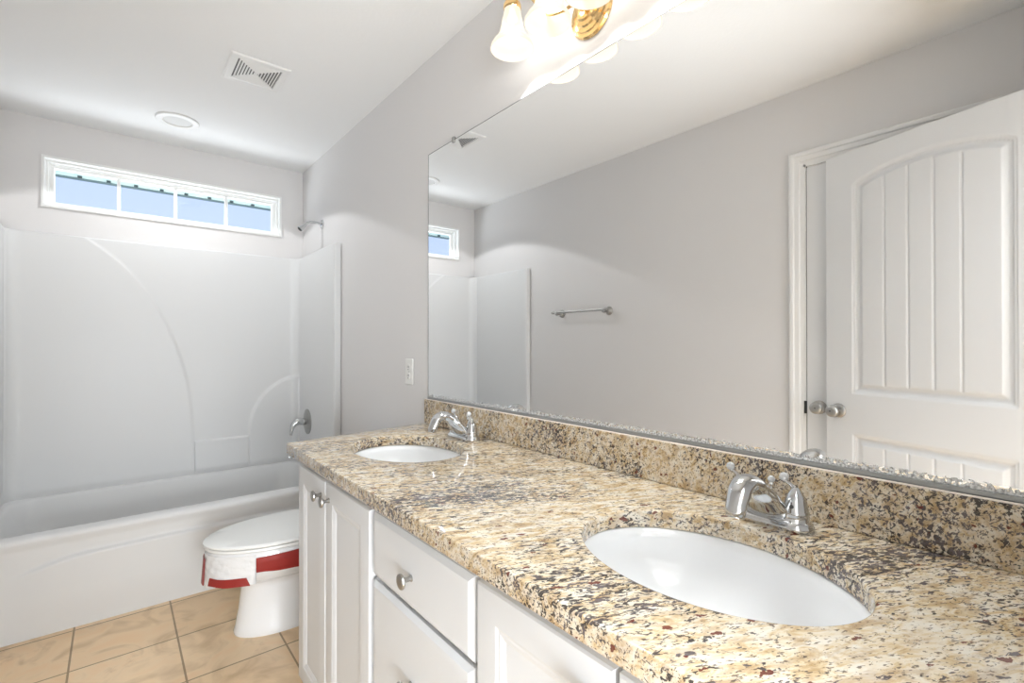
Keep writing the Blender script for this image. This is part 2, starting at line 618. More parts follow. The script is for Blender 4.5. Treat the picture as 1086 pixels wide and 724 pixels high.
# closet door, closed, in the left wall. local x runs along -y of the room... outward normal = +x room
# local frame: x -> world -y?  use rz=+90: local x->+y, local -y -> +x (room side)
Wl = TR(-W, 0, 0) @ Matrix.Rotation(pi / 2, 4, 'Z')
CY0, CY1 = .125, .885
casing('trim_3', Wl, CY0 - .068, .962, 2.129, w=.064)
b = MB()   # jamb reveal between casing and leaf
b.box((-W - .004, CY1 + .003, 0), (-W + .006, .899, 2.065)); b.box((-W - .004, CY0 - .012, 0), (-W + .006, CY0 - .003, 2.065))
b.box((-W - .004, CY0 - .012, 2.054), (-W + .006, .899, 2.065))
b.build('trim_4', 'trim', kind='structure')
d2 = make_door('door_2', (-W + .004, CY1 - DW, 0), pi / 2, DW - .052, flip=True)
for ch in [x for x in bpy.data.objects if x.parent == d2 and x.name.startswith('door_leaf')]:
    # leaf sits in the wall line: thin visible slab only
    for v in ch.data.vertices:
        if v.co.y > .02: v.co.y = .0035
b = MB().box((-W + .0008, CY1 - .001, .012), (-W + .0012, CY1 + .004, 2.055)); b.build('door_gap_shade', 'dark', kind='structure')  # thin dark strip painting the shade in the gap beside the leaf
b = MB().box((-W + .0055, CY1 + .0015, .87), (-W + .0085, CY1 + .012, .93)); b.build('strike_plate', 'dark', d2)


# ================================================================== WINDOW
w = thing('window_1', (-W / 2, YB, WZ0), kind='structure')
def frame_rings(rects):
    """rects: list of (x0,x1,z0,z1,y)"""
    return [[(x0, y, z0), (x1, y, z0), (x1, y, z1), (x0, y, z1)] for x0, x1, z0, z1, y in rects]
def inset(d, y, dz=None):
    dz = d if dz is None else dz
    return (WX0 + d, WX1 - d, WZ0 + dz, WZ1 - dz, y)
MB().loft(frame_rings([inset(-.006, YB + .001), inset(-.006, YB - .010), inset(.004, YB - .012), inset(.009, YB - .008), inset(.009, YB + .02)]),
          False, False).build('window_casing', 'vinyl', w, sharp=25)
MB().loft(frame_rings([inset(.009, YB + .018), inset(.009, YB + .03), inset(.020, YB + .032), inset(.020, YB + .05), inset(.027, YB + .052), inset(.027, YB + .062), inset(.040, YB + .066), inset(.044, YB + .085)]),
          False, False).build('window_frame', 'vinyl', w, sharp=20)
GX0, GX1, GZ0, GZ1 = WX0 + .042, WX1 - .042, WZ0 + .042, WZ1 - .042
for k in (1, 2, 3):
    x = GX0 + (GX1 - GX0) * k / 4
    MB().box((x - .009, YB + .066, GZ0 - .004), (x + .009, YB + .086, GZ1 + .004)).build('mullion', 'vinyl', w, bevel=.002)
MB().box((GX0 - .006, YB + .088, GZ0 - .006), (GX1 + .006, YB + .092, GZ1 + .006)).build('pane', 'glass', w)
# eave of the roof outside, seen along the top of the panes
e = thing('roof_eave', (-W / 2, YB + T, 2.235), 'pale green boarded roof eave with dark brackets, outside above the window', 'eave')
b = MB(); b.box((-3.2, YB + T + .002, 2.50), (1.6, 4.34, 2.53)); b.box((-3.2, 4.30, 2.305), (1.6, 4.34, 2.55)); b.build('soffit', 'soffit', e)
MB().box((-3.2, 4.292, 2.300), (1.6, 4.345, 2.304)).build('gutter_edge', 'gutter', e)
for k in range(20):
    x = -2.42 + k * .147
    MB().box((x, 4.28, 2.304), (x + .022, 4.299, 2.316)).build('bracket', 'bracket', e)

# ================================================================== TUB / SHOWER UNIT
tub = thing('bathtub_shower_unit', (-W / 2, 3.2, 0), 'white one-piece acrylic bathtub and shower surround below the window', 'bathtub')
XL, XR, YK = -1.490, -.045, 3.622    # inner faces of the surround
TF = 2.757                           # apron face
ZT = 1.800


_AP = [(.30, -.660), (.46, -.664), (.62, -.668), (.80, -.678), (.935, -.693), (1.12, -.735), (1.287, -.790), (1.44, -.862), (1.565, -.934), (1.68, -1.030), (1.782, -1.150), (1.88, -1.30)]
_AC = bez([(z, x, 0) for z, x in _AP], 12)
def big_arc(z):
    for p, q in zip(_AC, _AC[1:]):
        if z <= q.x:
            return p.y + (q.y - p.y) * (z - p.x) / (q.x - p.x)
    return _AC[-1].y


def surround_relief(x, z):
    h = .0055 * (1 - sstep(-.013, .013, x - big_arc(z)))          # left field stands proud
    # corner shelf tower with a quarter-round top: centre (-.03+,.59), radii
    if x > -.5:
        a = (x + .03) / .331; c = (z - .60) / .384
        r = sqrt(a * a + (max(c, 0)) ** 2) if x < -.03 else max(c, 0)
        h = max(h, .012 * (1 - sstep(.945, 1.01, r)))
    # soap ledge between
    if -.70 < x < -.33:
        inx = 1 - sstep(-.359, -.352, x); inl = sstep(-.664, -.654, x)
        h = max(h, .017 * (1 - sstep(.584, .593, z)) * inx * inl)
    return h * sstep(.375, .42, z)


R = .055
path = []          # (x, y, nx, ny, kind)
nside = 26
Y0 = 2.885
for i in range(nside): path.append((XL, Y0 + .012 + (YK - R - Y0 - .012) * i / nside, 1, 0, 0))
for i in range(10):
    a = pi * i / 20
    path.append((XL + R - R * cos(a), YK - R + R * sin(a), cos(a), -sin(a), 0))
nb = 300
for i in range(nb + 1): path.append((XL + R + (XR - XL - 2 * R) * i / nb, YK, 0, -1, 1))
for i in range(1, 11):
    a = pi * i / 20
    path.append((XR - R + R * sin(a), YK - R + R * cos(a), -sin(a), -cos(a), 0))
for i in range(1, nside + 1): path.append((XR, YK - R - (YK - R - Y0 - .012) * i / nside, -1, 0, 0))
# front flanges: turn outward
for s_, idx in ((0, 0), (1, -1)):
    x0 = XL if s_ == 0 else XR; nx = 1 if s_ == 0 else -1
    wallx = -W + .001 if s_ == 0 else -.001
    ext = [(x0 - nx * .001, Y0 + .005, nx, 0, 0), (x0 - nx * .005, Y0, nx, 0, 0), (wallx + nx * .004, Y0, nx, 0, 0), (wallx, Y0 + .004, nx, 0, 0), (wallx, Y0 + .03, nx, 0, 0)]
    if s_ == 0: path = list(reversed(ext)) + path
    else: path = path + ext
ZB0 = .375
zs = [ZB0 + (ZT - ZB0) * i / 235 for i in range(236)]
vs = []; fs = []; npth = len(path)
for z in zs:
    for (x, y, nx, ny, k) in path:
        h = surround_relief(x, z) if (k or y > 3.55) and (k or ny < -.02) else 0
        vs.append((x + nx * h * (1 if k or ny < -.02 else 0), y + ny * h, z))
# rounded top lip leaning back to the walls
for dz, dd in ((.004, .003), (.006, .010), (.006, .040)):
    for (x, y, nx, ny, k) in path:
        xx = x - nx * dd; yy = y - ny * dd
        xx = max(-W + .001, min(-.001, xx)); yy = min(yy, YB - .001)
        vs.append((xx, yy, ZT + dz))
rows = len(zs) + 3
for j in range(rows - 1):
    for i in range(npth - 1):
        fs.append((j * npth + i, j * npth + i + 1, (j + 1) * npth + i + 1, (j + 1) * npth + i))
MB().add(vs, fs).build('surround_panel', 'acrylic', tub, sharp=38)


# bathtub: apron, rim and basin in one skin
def rrect(x0, x1, y0, y1, r, z, n=10, zf=None):
    pts = []
    for cx, cy, a0 in ((x1 - r, y1 - r, 0), (x0 + r, y1 - r, pi / 2), (x0 + r, y0 + r, pi), (x1 - r, y0 + r, 3 * pi / 2)):
        for k in range(n + 1):
            a = a0 + pi / 2 * k / n
            x, y = cx + r * cos(a), cy + r * sin(a)
            pts.append((x, y, zf(x, y) if zf else z))
    return pts
rimz = lambda x, y: .412 - .032 * sstep(2.95, 3.5, y)
b = MB()
x0, x1 = -W + .001, -.001
yb = YB - .001
rings = [rrect(x0, x1, TF + .020, yb, .008, 0, zf=lambda x, y: 0.39),
         rrect(x0, x1, TF + .006, yb, .012, 0, zf=lambda x, y: .404),
         rrect(x0, x1, TF + .012, yb, .012, 0, zf=lambda x, y: rimz(x, y)),
         rrect(XL + .012, XR - .010, TF + .075, YK - .012, .09, 0, zf=rimz),
         rrect(XL + .022, XR - .018, TF + .088, YK - .020, .10, 0, zf=lambda x, y: rimz(x, y) - .004),
         rrect(XL + .032, XR - .026, TF + .096, YK - .028, .11, 0, zf=lambda x, y: rimz(x, y) - .016),
         rrect(XL + .062, XR - .040, TF + .108, YK - .044, .115, 0, zf=lambda x, y: .27),
         rrect(XL + .105, XR - .06, TF + .130, YK - .066, .125, .15), rrect(XL + .15, XR - .08, TF + .155, YK - .09, .13, .108),
         rrect(XL + .20, XR - .10, TF + .18, YK - .12, .12, .095)]
rings[0] = rrect(x0, x1, TF + .004, yb, .006, .395)
b.loft(rings, False, True)
# apron: relief grid
def apron(x, z):
    # lower field proud of the upper band; its top edge arcs down at the left end
    top = .308 + .010 * sin(pi * min(1, max(0, (x + 1.33) / 1.3)))
    if x < -1.10: top -= .045 * ((-1.10 - x) / .26) ** 2
    if x > -.18: top -= .045 * ((x + .18) / .15) ** 2
    h = .016 * (1 - sstep(top - .010, top + .006, z))
    h *= sstep(-.02, .16, z) * sstep(-1.40, -1.24, x) * (1 - sstep(-.16, -.03, x))
    bulge = .006 * sstep(.36, .395, z)
    return h + bulge
nx_, nz_ = 200, 80
vs = []; fs = []
for j in range(nz_ + 1):
    z = .398 * j / nz_
    for i in range(nx_ + 1):
        x = x0 + (x1 - x0) * i / nx_
        vs.append((x, TF + .010 - apron(x, z), z))
for j in range(nz_):
    for i in range(nx_):
        k = j * (nx_ + 1) + i
        fs.append((k, k + 1, k + nx_ + 2, k + nx_ + 1))
k = len(vs)
for i in range(nx_ + 1):   # roll over onto the rim
    x = x0 + (x1 - x0) * i / nx_
    vs.append((x, TF + .008, .408))
for i in range(nx_ + 1):
    x = x0 + (x1 - x0) * i / nx_
    vs.append((x, TF + .018, .4125))
for r_ in range(2):
    base = k - (nx_ + 1) + r_ * (nx_ + 1)
    for i in range(nx_):
        fs.append((base + i, base + i + 1, base + nx_ + 2 + i, base + nx_ + 1 + i))
b.add(vs, fs)
b.build('tub_basin', 'acrylic', tub, sharp=60)
MB().lathe([(.034, 0), (.034, .003), (.028, .006), (.006, .007)], TR(-.28, 3.2, .0955), 24).build('drain', 'chrome', tub)
MB().lathe([(.036, 0), (.036, .004), (.030, .010), (.006, .012)], TR(-.099, 3.2, .27) @ face_dir((-1, 0, .15)), 24).build('overflow_plate', 'chrome', tub)

# shower head on the mirror wall above the surround
sh = thing('wall_shower', (0, 3.231, 1.986), 'small chrome shower head on a curved arm, high on the wall by the window', 'shower head')
MB().lathe([(.031, 0), (.031, .003), (.024, .008), (.010, .012)], TR(-.001, 3.231, 1.986) @ face_dir((-1, 0, 0)), 28).build('flange', 'chrome', sh)
pts = bez([(-.008, 3.231, 1.986), (-.05, 3.231, 1.992), (-.085, 3.231, 1.985), (-.118, 3.231, 1.958)], 8)
MB().tube(pts, .0085, 12).build('shower_arm', 'chrome', sh)
MB().lathe([(.010, -.006), (.0125, 0), (.0125, .012), (.017, .028), (.0185, .040), (.016, .042)], TR(-.112, 3.231, 1.963) @ face_dir((-.72, 0, -.69)), 24).build('spray_head', 'chrome', sh)
MB().lathe([(.0145, 0), (.0145, .0015)], TR(-.112, 3.231, 1.963) @ face_dir((-.72, 0, -.69)) @ TR(0, 0, .0418), 24).build('spray_face', 'dark', sh)

# tub valve
vy = 3.388
va = thing('shower_valve', (XR, vy, .60), 'chrome round shower valve with a drooping lever handle on the surround end wall', 'valve')
MB().lathe([(.084, 0), (.084, .004), (.072, .008), (.040, .013), (.026, .014)], TR(XR, vy, .680) @ face_dir((-1, 0, 0)), 40).build('escutcheon', 'nickel', va)
MB().lathe([(.022, .010), (.022, .030), (.020, .034)], TR(XR, vy, .680) @ face_dir((-1, 0, 0)), 24).build('valve_collar', 'nickel', va)
pts = bez([(XR - .030, vy, .682), (XR - .062, vy, .684), (XR - .088, vy, .665), (XR - .100, vy, .635), (XR - .106, vy, .600)], 8)
MB().tube(pts, lerp_list([.023, .023, .018, .0125, .009], 8), 16).build('lever', 'chrome', va)
# tub spout
ts = MB()
pts = bez([(XR - .001, vy, .478), (XR - .05, vy, .480), (XR - .095, vy, .474), (XR - .118, vy, .455)], 8)
ts.tube(pts, lerp_list([.030, .028, .026, .021], 8), 20)
ts.lathe([(.034, 0), (.034, .006), (.028, .010)], TR(XR, vy, .478) @ face_dir((-1, 0, 0)), 24)
tag(ts.build('tub_spout', 'chrome'), 'short chrome tub spout below the lever valve on the surround end wall', 'spout')

# ================================================================== TOILET
YT = 2.28
def egg(xf, xb, hw, z, xc=None, n=48, yc=YT, p=2.35):
    xc = (xb - (xb - xf) * .48) if xc is None else xc
    pts = []
    for k in range(n):
        a = 2 * pi * k / n
        c, s_ = cos(a), sin(a)
        if c < 0:
            x = xc + (xc - xf) * c; y = yc + hw * s_
        else:
            cc = abs(c) ** (2 / p); ss = math.copysign(abs(s_) ** (2 / p), s_)
            x = xc + (xb - xc) * cc; y = yc + hw * ss
        pts.append((x, y, z))
    return pts
BOWL = [(.000, -.664, -.13, .110), (.012, -.666, -.13, .112), (.03, -.660, -.13, .108), (.10, -.648, -.13, .100), (.19, -.638, -.14, .097),
        (.216, -.640, -.15, .100), (.232, -.664, -.16, .120), (.247, -.700, -.17, .145), (.270, -.736, -.18, .165), (.300, -.757, -.19, .176), (.335, -.765, -.20, .181),
        (.366, -.765, -.205, .181), (.374, -.758, -.21, .175), (.374, -.72, -.30, .14), (.33, -.69, -.33, .12), (.25, -.62, -.37, .08), (.22, -.55, -.42, .03)]
toi = thing('toilet', (-.4, YT, 0), 'white toilet with closed lid and red shipping tape on its rim, between tub and vanity', 'toilet')
MB().loft([egg(f, bk, hw, z, xc=-.46) for z, f, bk, hw in BOWL], mtx=None).build('bowl', 'porcelain', toi, sharp=50)
MB().loft([egg(-.766, -.235, .183, .3765, xc=-.46), egg(-.770, -.232, .186, .380, xc=-.46), egg(-.770, -.232, .186, .386, xc=-.46), egg(-.767, -.235, .184, .3895, xc=-.46)]).build('seat', 'seat', toi)
MB().loft([egg(-.768, -.225, .184, .3915, xc=-.46), egg(-.775, -.222, .189, .396, xc=-.46), egg(-.775, -.222, .189, .402, xc=-.46),
           egg(-.768, -.226, .183, .407, xc=-.46), egg(-.70, -.26, .13, .410, xc=-.46), egg(-.58, -.34, .05, .411, xc=-.46)]).build('lid', 'seat', toi)
b = MB(); b.box((-.225, YT - .10, .30), (-.10, YT + .10, .3745)); b.build('tank_deck', 'porcelain', toi, bevel=.012)
b = MB(); b.loft([rrect(-.205, -.018, YT - .20, YT + .20, .03, .376), rrect(-.215, -.016, YT - .215, YT + .215, .03, .45), rrect(-.222, -.014, YT - .225, YT + .225, .03, .665)])
b.build('tank', 'porcelain', toi)
b = MB(); b.loft([rrect(-.228, -.010, YT - .232, YT + .232, .03, 0.666), rrect(-.234, -.008, YT - .238, YT + .238, .03, 0.673), rrect(-.234, -.008, YT - .238, YT + .238, .03, 0.692), rrect(-.226, -.014, YT - .230, YT + .230, .03, 0.702)])
b.build('tank_lid', 'porcelain', toi)
b = MB(); b.tube([(-.222, YT + .16, .61), (-.240, YT + .16, .61)], .011, 12); b.tube([(-.242, YT + .165, .61), (-.246, YT + .08, .602)], [(.004, .008), (.003, .006)], 10)
b.build('flush_lever', 'chrome', toi)
for s_ in (-1, 1):
    MB().lathe([(.013, 0), (.013, .008), (.008, .014)], TR(-.245, YT + s_ * .07, .4075), 16).build('hinge_cap', 'seat', toi)
    MB().lathe([(.014, 0), (.013, .010), (.006, .016)], TR(-.36, YT + s_ * .101, .004), 16).build('bolt_cap', 'seat', toi)


def bowl_pt(a, z, off):
    """point on the wrap round the rim at angle a (0 = front, + toward tub) and height z: it hangs a little clear of the bowl"""
    fl = .07 * (.36 - z) * (1 - sstep(-.75, -1.15, a) * 0) * sstep(-1.12, -.80, a)
    if a < -1.0:     # against the near flank the strip lies on the bowl itself
        k = sstep(-1.0, -1.15, a) if False else min(1., (-1.0 - a) / .15)
        tuck = .181 - next((h0 + (h1 - h0) * (z - z0) / (z1 - z0) for (z0, f0, b0, h0), (z1, f1, b1, h1) in zip(BOWL, BOWL[1:]) if z0 <= z <= z1), .181)
        fl = -tuck * k
    r0 = .001 + off + fl
    xc = -.46
    return Vector((xc - (.305 + r0) * cos(a), YT + (.181 + r0) * sin(a), z))


def patch(a0, a1, z0, z1, off, name, material, skew0=0., skew1=0., n=22, mz=8, wav=0., jag=0.):
    rows_o, rows_i = [], []
    for j in range(mz + 1):
        ro, ri = [], []
        for i in range(n + 1):
            u, v = i / n, j / mz
            a = a0 + (a1 - a0) * u + (skew0 * (1 - u) + skew1 * u) * v
            zz = z0(u) + (z1(u) - z0(u)) * v
            wv = wav * (sin(a * 31 + v * 9) * .5 + sin(a * 17 - v * 23) * .5 + sin(v * 37 + a * 5) * .4)
            ro.append(bowl_pt(a, zz, off + wv)); ri.append(bowl_pt(a, zz, off - .0022))
        rows_o.append(ro); rows_i.append(ri)
    b = MB()
    vs = [p for r_ in rows_o for p in r_] + [p for r_ in rows_i for p in r_]
    K = n + 1; O = len(vs) // 2; fs = []
    for j in range(mz):
        for i in range(n):
            q = j * K + i
            fs.append((q, q + 1, q + K + 1, q + K)); fs.append((O + q, O + q + K, O + q + K + 1, O + q + 1))
    for i in range(n):
        fs.append((i, O + i, O + i + 1, i + 1)); q = mz * K + i; fs.append((q, q + 1, O + q + 1, O + q))
    for j in range(mz):
        q = j * K; fs.append((q, q + K, O + q + K, O + q)); q = j * K + n; fs.append((q, O + q, O + q + K, q + K))
    return b.add(vs, fs).build(name, material, toi, sharp=70)
TAPE = dict()
# ================================================================== VANITY
va_ = thing('vanity_cabinet', (-.28, .90, 0), 'long white painted vanity cabinet with paneled doors and drawers under the granite top', 'cabinet')
VY0, VY1 = .024, 1.750
b = MB()
b.box((-.522, VY1 - .018, .055), (-.003, VY1, .828)); b.box((-.522, VY0, .055), (-.003, VY0 + .018, .828))     # ends
b.box((-.522, VY0 + .018, .055), (-.003, VY1 - .018, .073)); b.box((-.015, VY0 + .018, .073), (-.003, VY1 - .018, .828))   # bottom, back
b.box((-.522, 1.127, .073), (-.015, 1.143, .828)); b.box((-.522, .692, .073), (-.015, .708, .828))              # partitions
b.box((-.540, VY0, .055), (-.522, VY1, .10)); b.box((-.540, VY0, .785), (-.522, VY1, .828))                     # face frame
for ya, yb_ in ((VY0, VY0 + .07), (.37, .405), (.68, .715), (1.12, 1.16), (1.46, 1.49), (1.735, VY1)):
    b.box((-.540, ya, .10), (-.522, yb_, .785))
b.build('carcass', 'cab', va_, bevel=.001)
MB().box((-.47, VY0, 0), (-.003, VY1 - .004, .056)).build('toe_kick', 'kick', va_)


def nest(y0, y1, z0, z1, prof, x=-.540):
    """panelled front: nested rectangles, prof = (inset, x-out)"""
    rings = []
    for d, o_ in prof:
        rings.append([(x - o_, y0 + d, z0 + d), (x - o_, y1 - d, z0 + d), (x - o_, y1 - d, z1 - d), (x - o_, y0 + d, z1 - d)])
    return MB().loft(rings, True, True)
DOORP = [(0, .0006), (0, .016), (.003, .0195), (.006, .020), (.054, .020), (.060, .0178), (.064, .0178), (.074, .0142), (.0745, .0135), (.078, .0135)]
DRWP = [(0, .0006), (0, .012), (.002, .013), (.011, .0195), (.014, .020), (.02, .020)]


def cab_knob(y, z, par):
    mt = TR(-.5595, y, z) @ face_dir((-1, 0, 0))
    return MB().lathe([(.0075, 0), (.0075, .002), (.0055, .004), (.0050, .013), (.0075, .018), (.0150, .0215), (.0165, .0245), (.0155, .0275), (.010, .0295), (.003, .030)], mt, 28).build('knob', 'nickel', par)


for (y0, y1, ky) in ((1.476, 1.744, 1.512), (1.150, 1.470, 1.440), (.391, .690, .432), (.085, .384, .343)):
    dr = nest(y0, y1, .068, .790, DOORP).build('door', 'cab', va_, sharp=18)
    cab_knob(ky, .742, dr)
for (z0, z1) in ((.636, .790), (.332, .626), (.068, .322)):
    dr = nest(.705, 1.134, z0, z1, DRWP).build('drawer_front', 'cab', va_, sharp=18)
    cab_knob(.930, (z0 + z1) / 2 - (.008 if z0 > .6 else 0), dr)

# ------------------------------------------------------------------ granite top with two oval cut-outs
SINKS = [(-.307, .405), (-.307, 1.440)]
SA, SB = .166, .222


def slab(name, outline, holes, z0, z1, bev):
    cu = bpy.data.curves.new(name, 'CURVE')
    cu.dimensions = '2D'; cu.fill_mode = 'BOTH'
    def poly(pts):
        sp_ = cu.splines.new('POLY'); sp_.points.add(len(pts) - 1)
        for p, q in zip(sp_.points, pts): p.co = (q[0], q[1], 0, 1)
        sp_.use_cyclic_u = True
    poly(outline)
    for cx, cy in holes:
        poly([(cx + SA * cos(2 * pi * k / 96), cy + SB * sin(2 * pi * k / 96)) for k in range(96)])
    cu.extrude = (z1 - z0) / 2 - bev; cu.bevel_depth = bev; cu.bevel_resolution = 3; cu.offset = -bev
    tmp = bpy.data.objects.new(name + '_c', cu); COL.objects.link(tmp)
    dg = bpy.context.evaluated_depsgraph_get()
    me = bpy.data.meshes.new_from_object(tmp.evaluated_get(dg))
    bpy.data.objects.remove(tmp)
    bm = bmesh.new(); bm.from_mesh(me)
    bmesh.ops.remove_doubles(bm, verts=bm.verts, dist=1e-5)
    bmesh.ops.recalc_face_normals(bm, faces=bm.faces)
    bm.to_mesh(me); bm.free()
    for p in me.polygons: p.use_smooth = True
    me.set_sharp_from_angle(angle=radians(32))
    me.materials.clear(); me.materials.append(M['granite'])
    o = bpy.data.objects.new(name, me); COL.objects.link(o)
    o.location = (0, 0, (z0 + z1) / 2)
    return o


def corner(cx, cy, r, a0, n=6): return [(cx + r * cos(a0 + pi / 2 * k / n), cy + r * sin(a0 + pi / 2 * k / n)) for k in range(n + 1)]
ct = slab('countertop', [(-.003, YF + .002), (-.003, 1.838)] + [(-.585 + .012 * cos(a), 1.753 + .012 * sin(a)) for a in [radians(q) for q in (98, 120, 150, 180)]] + [(-.597, YF + .002)],
          SINKS, .829, .865, .004)
tag(ct, 'continuous beige and black speckled granite worktop on the white vanity', 'countertop')
bs = MB().box((-.024, YF + .002, .8655), (-.003, 1.838, .966)).build('backsplash', 'granite', origin=(0, 0, .8655), bevel=.002)
MB().box((-.0232, YF + .004, .9661), (-.0120, 1.836, .9671)).build('caulk_line', 'caulk', bs)
tag(bs, 'low speckled granite backsplash strip along the wall under the mirror', 'backsplash')

# ------------------------------------------------------------------ sinks
def ell(cx, cy, a, b_, z, n=96): return [(cx + a * cos(2 * pi * k / n), cy + b_ * sin(2 * pi * k / n), z) for k in range(n)]
def make_sink(cx, cy, label):
    t = thing('sink', (cx, cy, .68), label, 'sink', 'oval undermount sinks')
    rings = [ell(cx, cy, SA + .022, SB + .022, .812), ell(cx, cy, SA + .022, SB + .022, .8285), ell(cx, cy, SA + .006, SB + .006, .8285), ell(cx, cy, SA + .002, SB + .002, .826)]
    D = .135
    for k in range(1, 15):
        a = pi / 2 * k / 15
        s_ = cos(a) ** .62
        rings.append(ell(cx + .012 * (k / 15), cy, SA * s_, SB * s_, .824 - D * sin(a) ** .95))
    rings.append(ell(cx + .012, cy, .022, .022, .824 - D - .001))
    rings.append(ell(cx + .012, cy, .021, .021, .824 - D - .02))
    MB().loft(rings, False, True).build('basin', 'porcelain', t, sharp=60)
    MB().lathe([(.027, 0), (.027, .002), (.021, .0035), (.019, .001), (.006, .001)], TR(cx + .012, cy, .824 - D + .0005), 28).build('drain', 'chrome', t)
    MB().lathe([(.0075, 0), (.0075, .002)], TR(cx - .128, cy, .775) @ face_dir((1, 0, .5)), 16).build('overflow_hole', 'dark', t)
    return t
make_sink(*SINKS[0], 'white oval undermount sink in the worktop end nearest the camera')
make_sink(*SINKS[1], 'white oval undermount sink in the worktop end nearest the toilet')


# ------------------------------------------------------------------ faucets
def make_faucet(x, y, label):
    t = thing('faucet', (x, y, .865), label, 'faucet', 'chrome two-handle faucets')
    def stad(hw, hl, z, dx=0., n=14):
        """stadium outline long in y"""
        p = []
        for k in range(n + 1):
            a = pi * k / n; p.append((x + dx + hw * cos(a), y + (hl - hw) + hw * sin(a), z))
        for k in range(n + 1):
            a = pi + pi * k / n; p.append((x + dx + hw * cos(a), y - (hl - hw) + hw * sin(a), z))
        return p
    MB().loft([stad(.027, .078, .8655), stad(.029, .080, .868), stad(.029, .080, .874), stad(.026, .077, .879), stad(.024, .075, .881), stad(.020, .071, .8835)]).build('base_plate', 'chrome', t, sharp=50)
    # spout: broad root flowing into a hooked, down-turned nose
    P = [(x + .012, y, .876), (x - .010, y, .893), (x - .036, y, .921), (x - .062, y, .946), (x - .088, y, .955), (x - .110, y, .944), (x - .124, y, .918), (x - .128, y, .902)]
    Rr = [(.052, .012), (.048, .018), (.038, .018), (.027, .016), (.0215, .0145), (.0205, .0145), (.0185, .014), (.016, .013)]
    MB().tube(bez(P, 8), lerp_list(Rr, 8), 24, up=(0, 0, 1)).build('spout', 'chrome', t, sharp=50)
    for s_ in (1, -1):
        hy = y + s_ * .0505
        MB().lathe([(.0255, .0), (.0250, .004), (.0225, .008), (.0215, .020), (.0220, .024), (.0205, .027), (.0180, .043), (.0145, .053), (.0100, .059), (.006, .066), (.004, .068)],
                   TR(x, hy, .874), 28).build('handle_hub', 'chrome', t, sharp=40)
        hub = bpy.data.objects[[o.name for o in bpy.data.objects if o.parent == t][-1]]
        last = [o for o in COL.objects if o.parent == t and o.name.startswith('handle_hub')][-1]
        lean = .018
        b = MB().tube([(x, hy, .936), (x + .002, hy + lean * .5, .944), (x + .003, hy + lean, .949)], [.0048, .0036, .0030], 12)
        b.lathe([(.0042, -.001), (.0048, .001), (.0042, .003)], TR(x + .003, hy + lean, .948) @ face_dir((0, .6, .6)), 12)
        b.build('handle_neck', 'chrome', last)
        bm_ = bmesh.new(); bmesh.ops.create_icosphere(bm_, subdivisions=2, radius=.0085)
        q = MB(); q.add([v.co + Vector((x + .003, hy + lean + .003, .956)) for v in bm_.verts], [[v.index for v in f.verts] for f in bm_.faces]); bm_.free()
        q.build('crystal_ball', 'crystal', last, sharp=5)
        MB().lathe([(.0035, 0), (.0035, .0012)], TR(x - .0205 + .0015, hy, .910) @ face_dir((-1, 0, .25)), 12).build('indicator', 'dark', last)
    b = MB().tube([(x + .020, y, .880), (x + .020, y, .935)], .0022, 10)
    b.lathe([(.003, 0), (.0055, .003), (.004, .007)], TR(x + .020, y, .930), 12)
    rod = b.build('lift_rod', 'chrome', t)
    MB().sphere((x + .020, y, .942), .0068, 12, 8).build('rod_knob', 'crystal', rod, sharp=5)
    return t
make_faucet(-.087, .402, 'chrome two-handle faucet with crystal ball tips beside the nearer sink')
make_faucet(-.087, 1.440, 'chrome two-handle faucet with hooked spout beside the farther sink')

# ------------------------------------------------------------------ mirror
mi = thing('wall_mirror', (0, .94, .968), 'large frameless wall mirror above the granite backsplash', 'mirror')
MB().box((-.0075, YF + .004, .9685), (-.0015, 1.830, 2.0155)).build('mirror_glass', 'mirror', mi)
MB().box((-.0079, YF + .004, .9765), (-.0076, 1.830, .990)).build('worn_edge', 'worn', mi)
b = MB(); b.box((-.0115, YF + .004, .9662), (-.0012, 1.830, .9684)); b.box((-.0115, YF + .004, .9662), (-.0085, 1.830, .976)); b.build('bottom_channel', 'channel', mi)
MB().box((-.0079, YF + .004, 2.0157), (-.0012, 1.8305, 2.0172)).build('top_edge', 'dark', mi)
MB().box((-.0079, 1.8302, .9685), (-.0012, 1.8315, 2.0172)).build('side_edge', 'dark', mi)
for y in (1.63, .25):
    MB().box((-.0125, y - .008, 2.006), (-.001, y + .008, 2.028)).build('mirror_clip', 'nickel', mi, bevel=.002)

# ------------------------------------------------------------------ outlet
ou = thing('wall_outlet', (0, 2.011, 1.015), 'white wall outlet plate between the mirror and the shower', 'outlet')
MB().box((-.007, 1.975, 1.016), (-.0006, 2.046, 1.134)).build('cover_plate', 'plastic', ou, bevel=.003)
for z in (1.055, 1.095):
    r_ = MB().lathe([(.0165, 0), (.0165, .0022), (.0155, .003)], TR(-.0068, 2.0105, z) @ face_dir((-1, 0, 0)), 24).build('receptacle', 'plastic', ou)
    for dy in (-.006, .006):
        MB().box((-.0104, 2.0105 + dy - .0011, z - .002), (-.0097, 2.0105 + dy + .0011, z + .008)).build('slot', 'dark', r_)
    MB().lathe([(.0026, 0), (.0026, .0006)], TR(-.0097, 2.0105, z - .009) @ face_dir((-1, 0, 0)), 10).build('slot', 'dark', r_)
MB().lathe([(.003, 0), (.0022, .0012)], TR(-.007, 2.0105, 1.075) @ face_dir((-1, 0, 0)), 12).build('screw', 'nickel', ou)

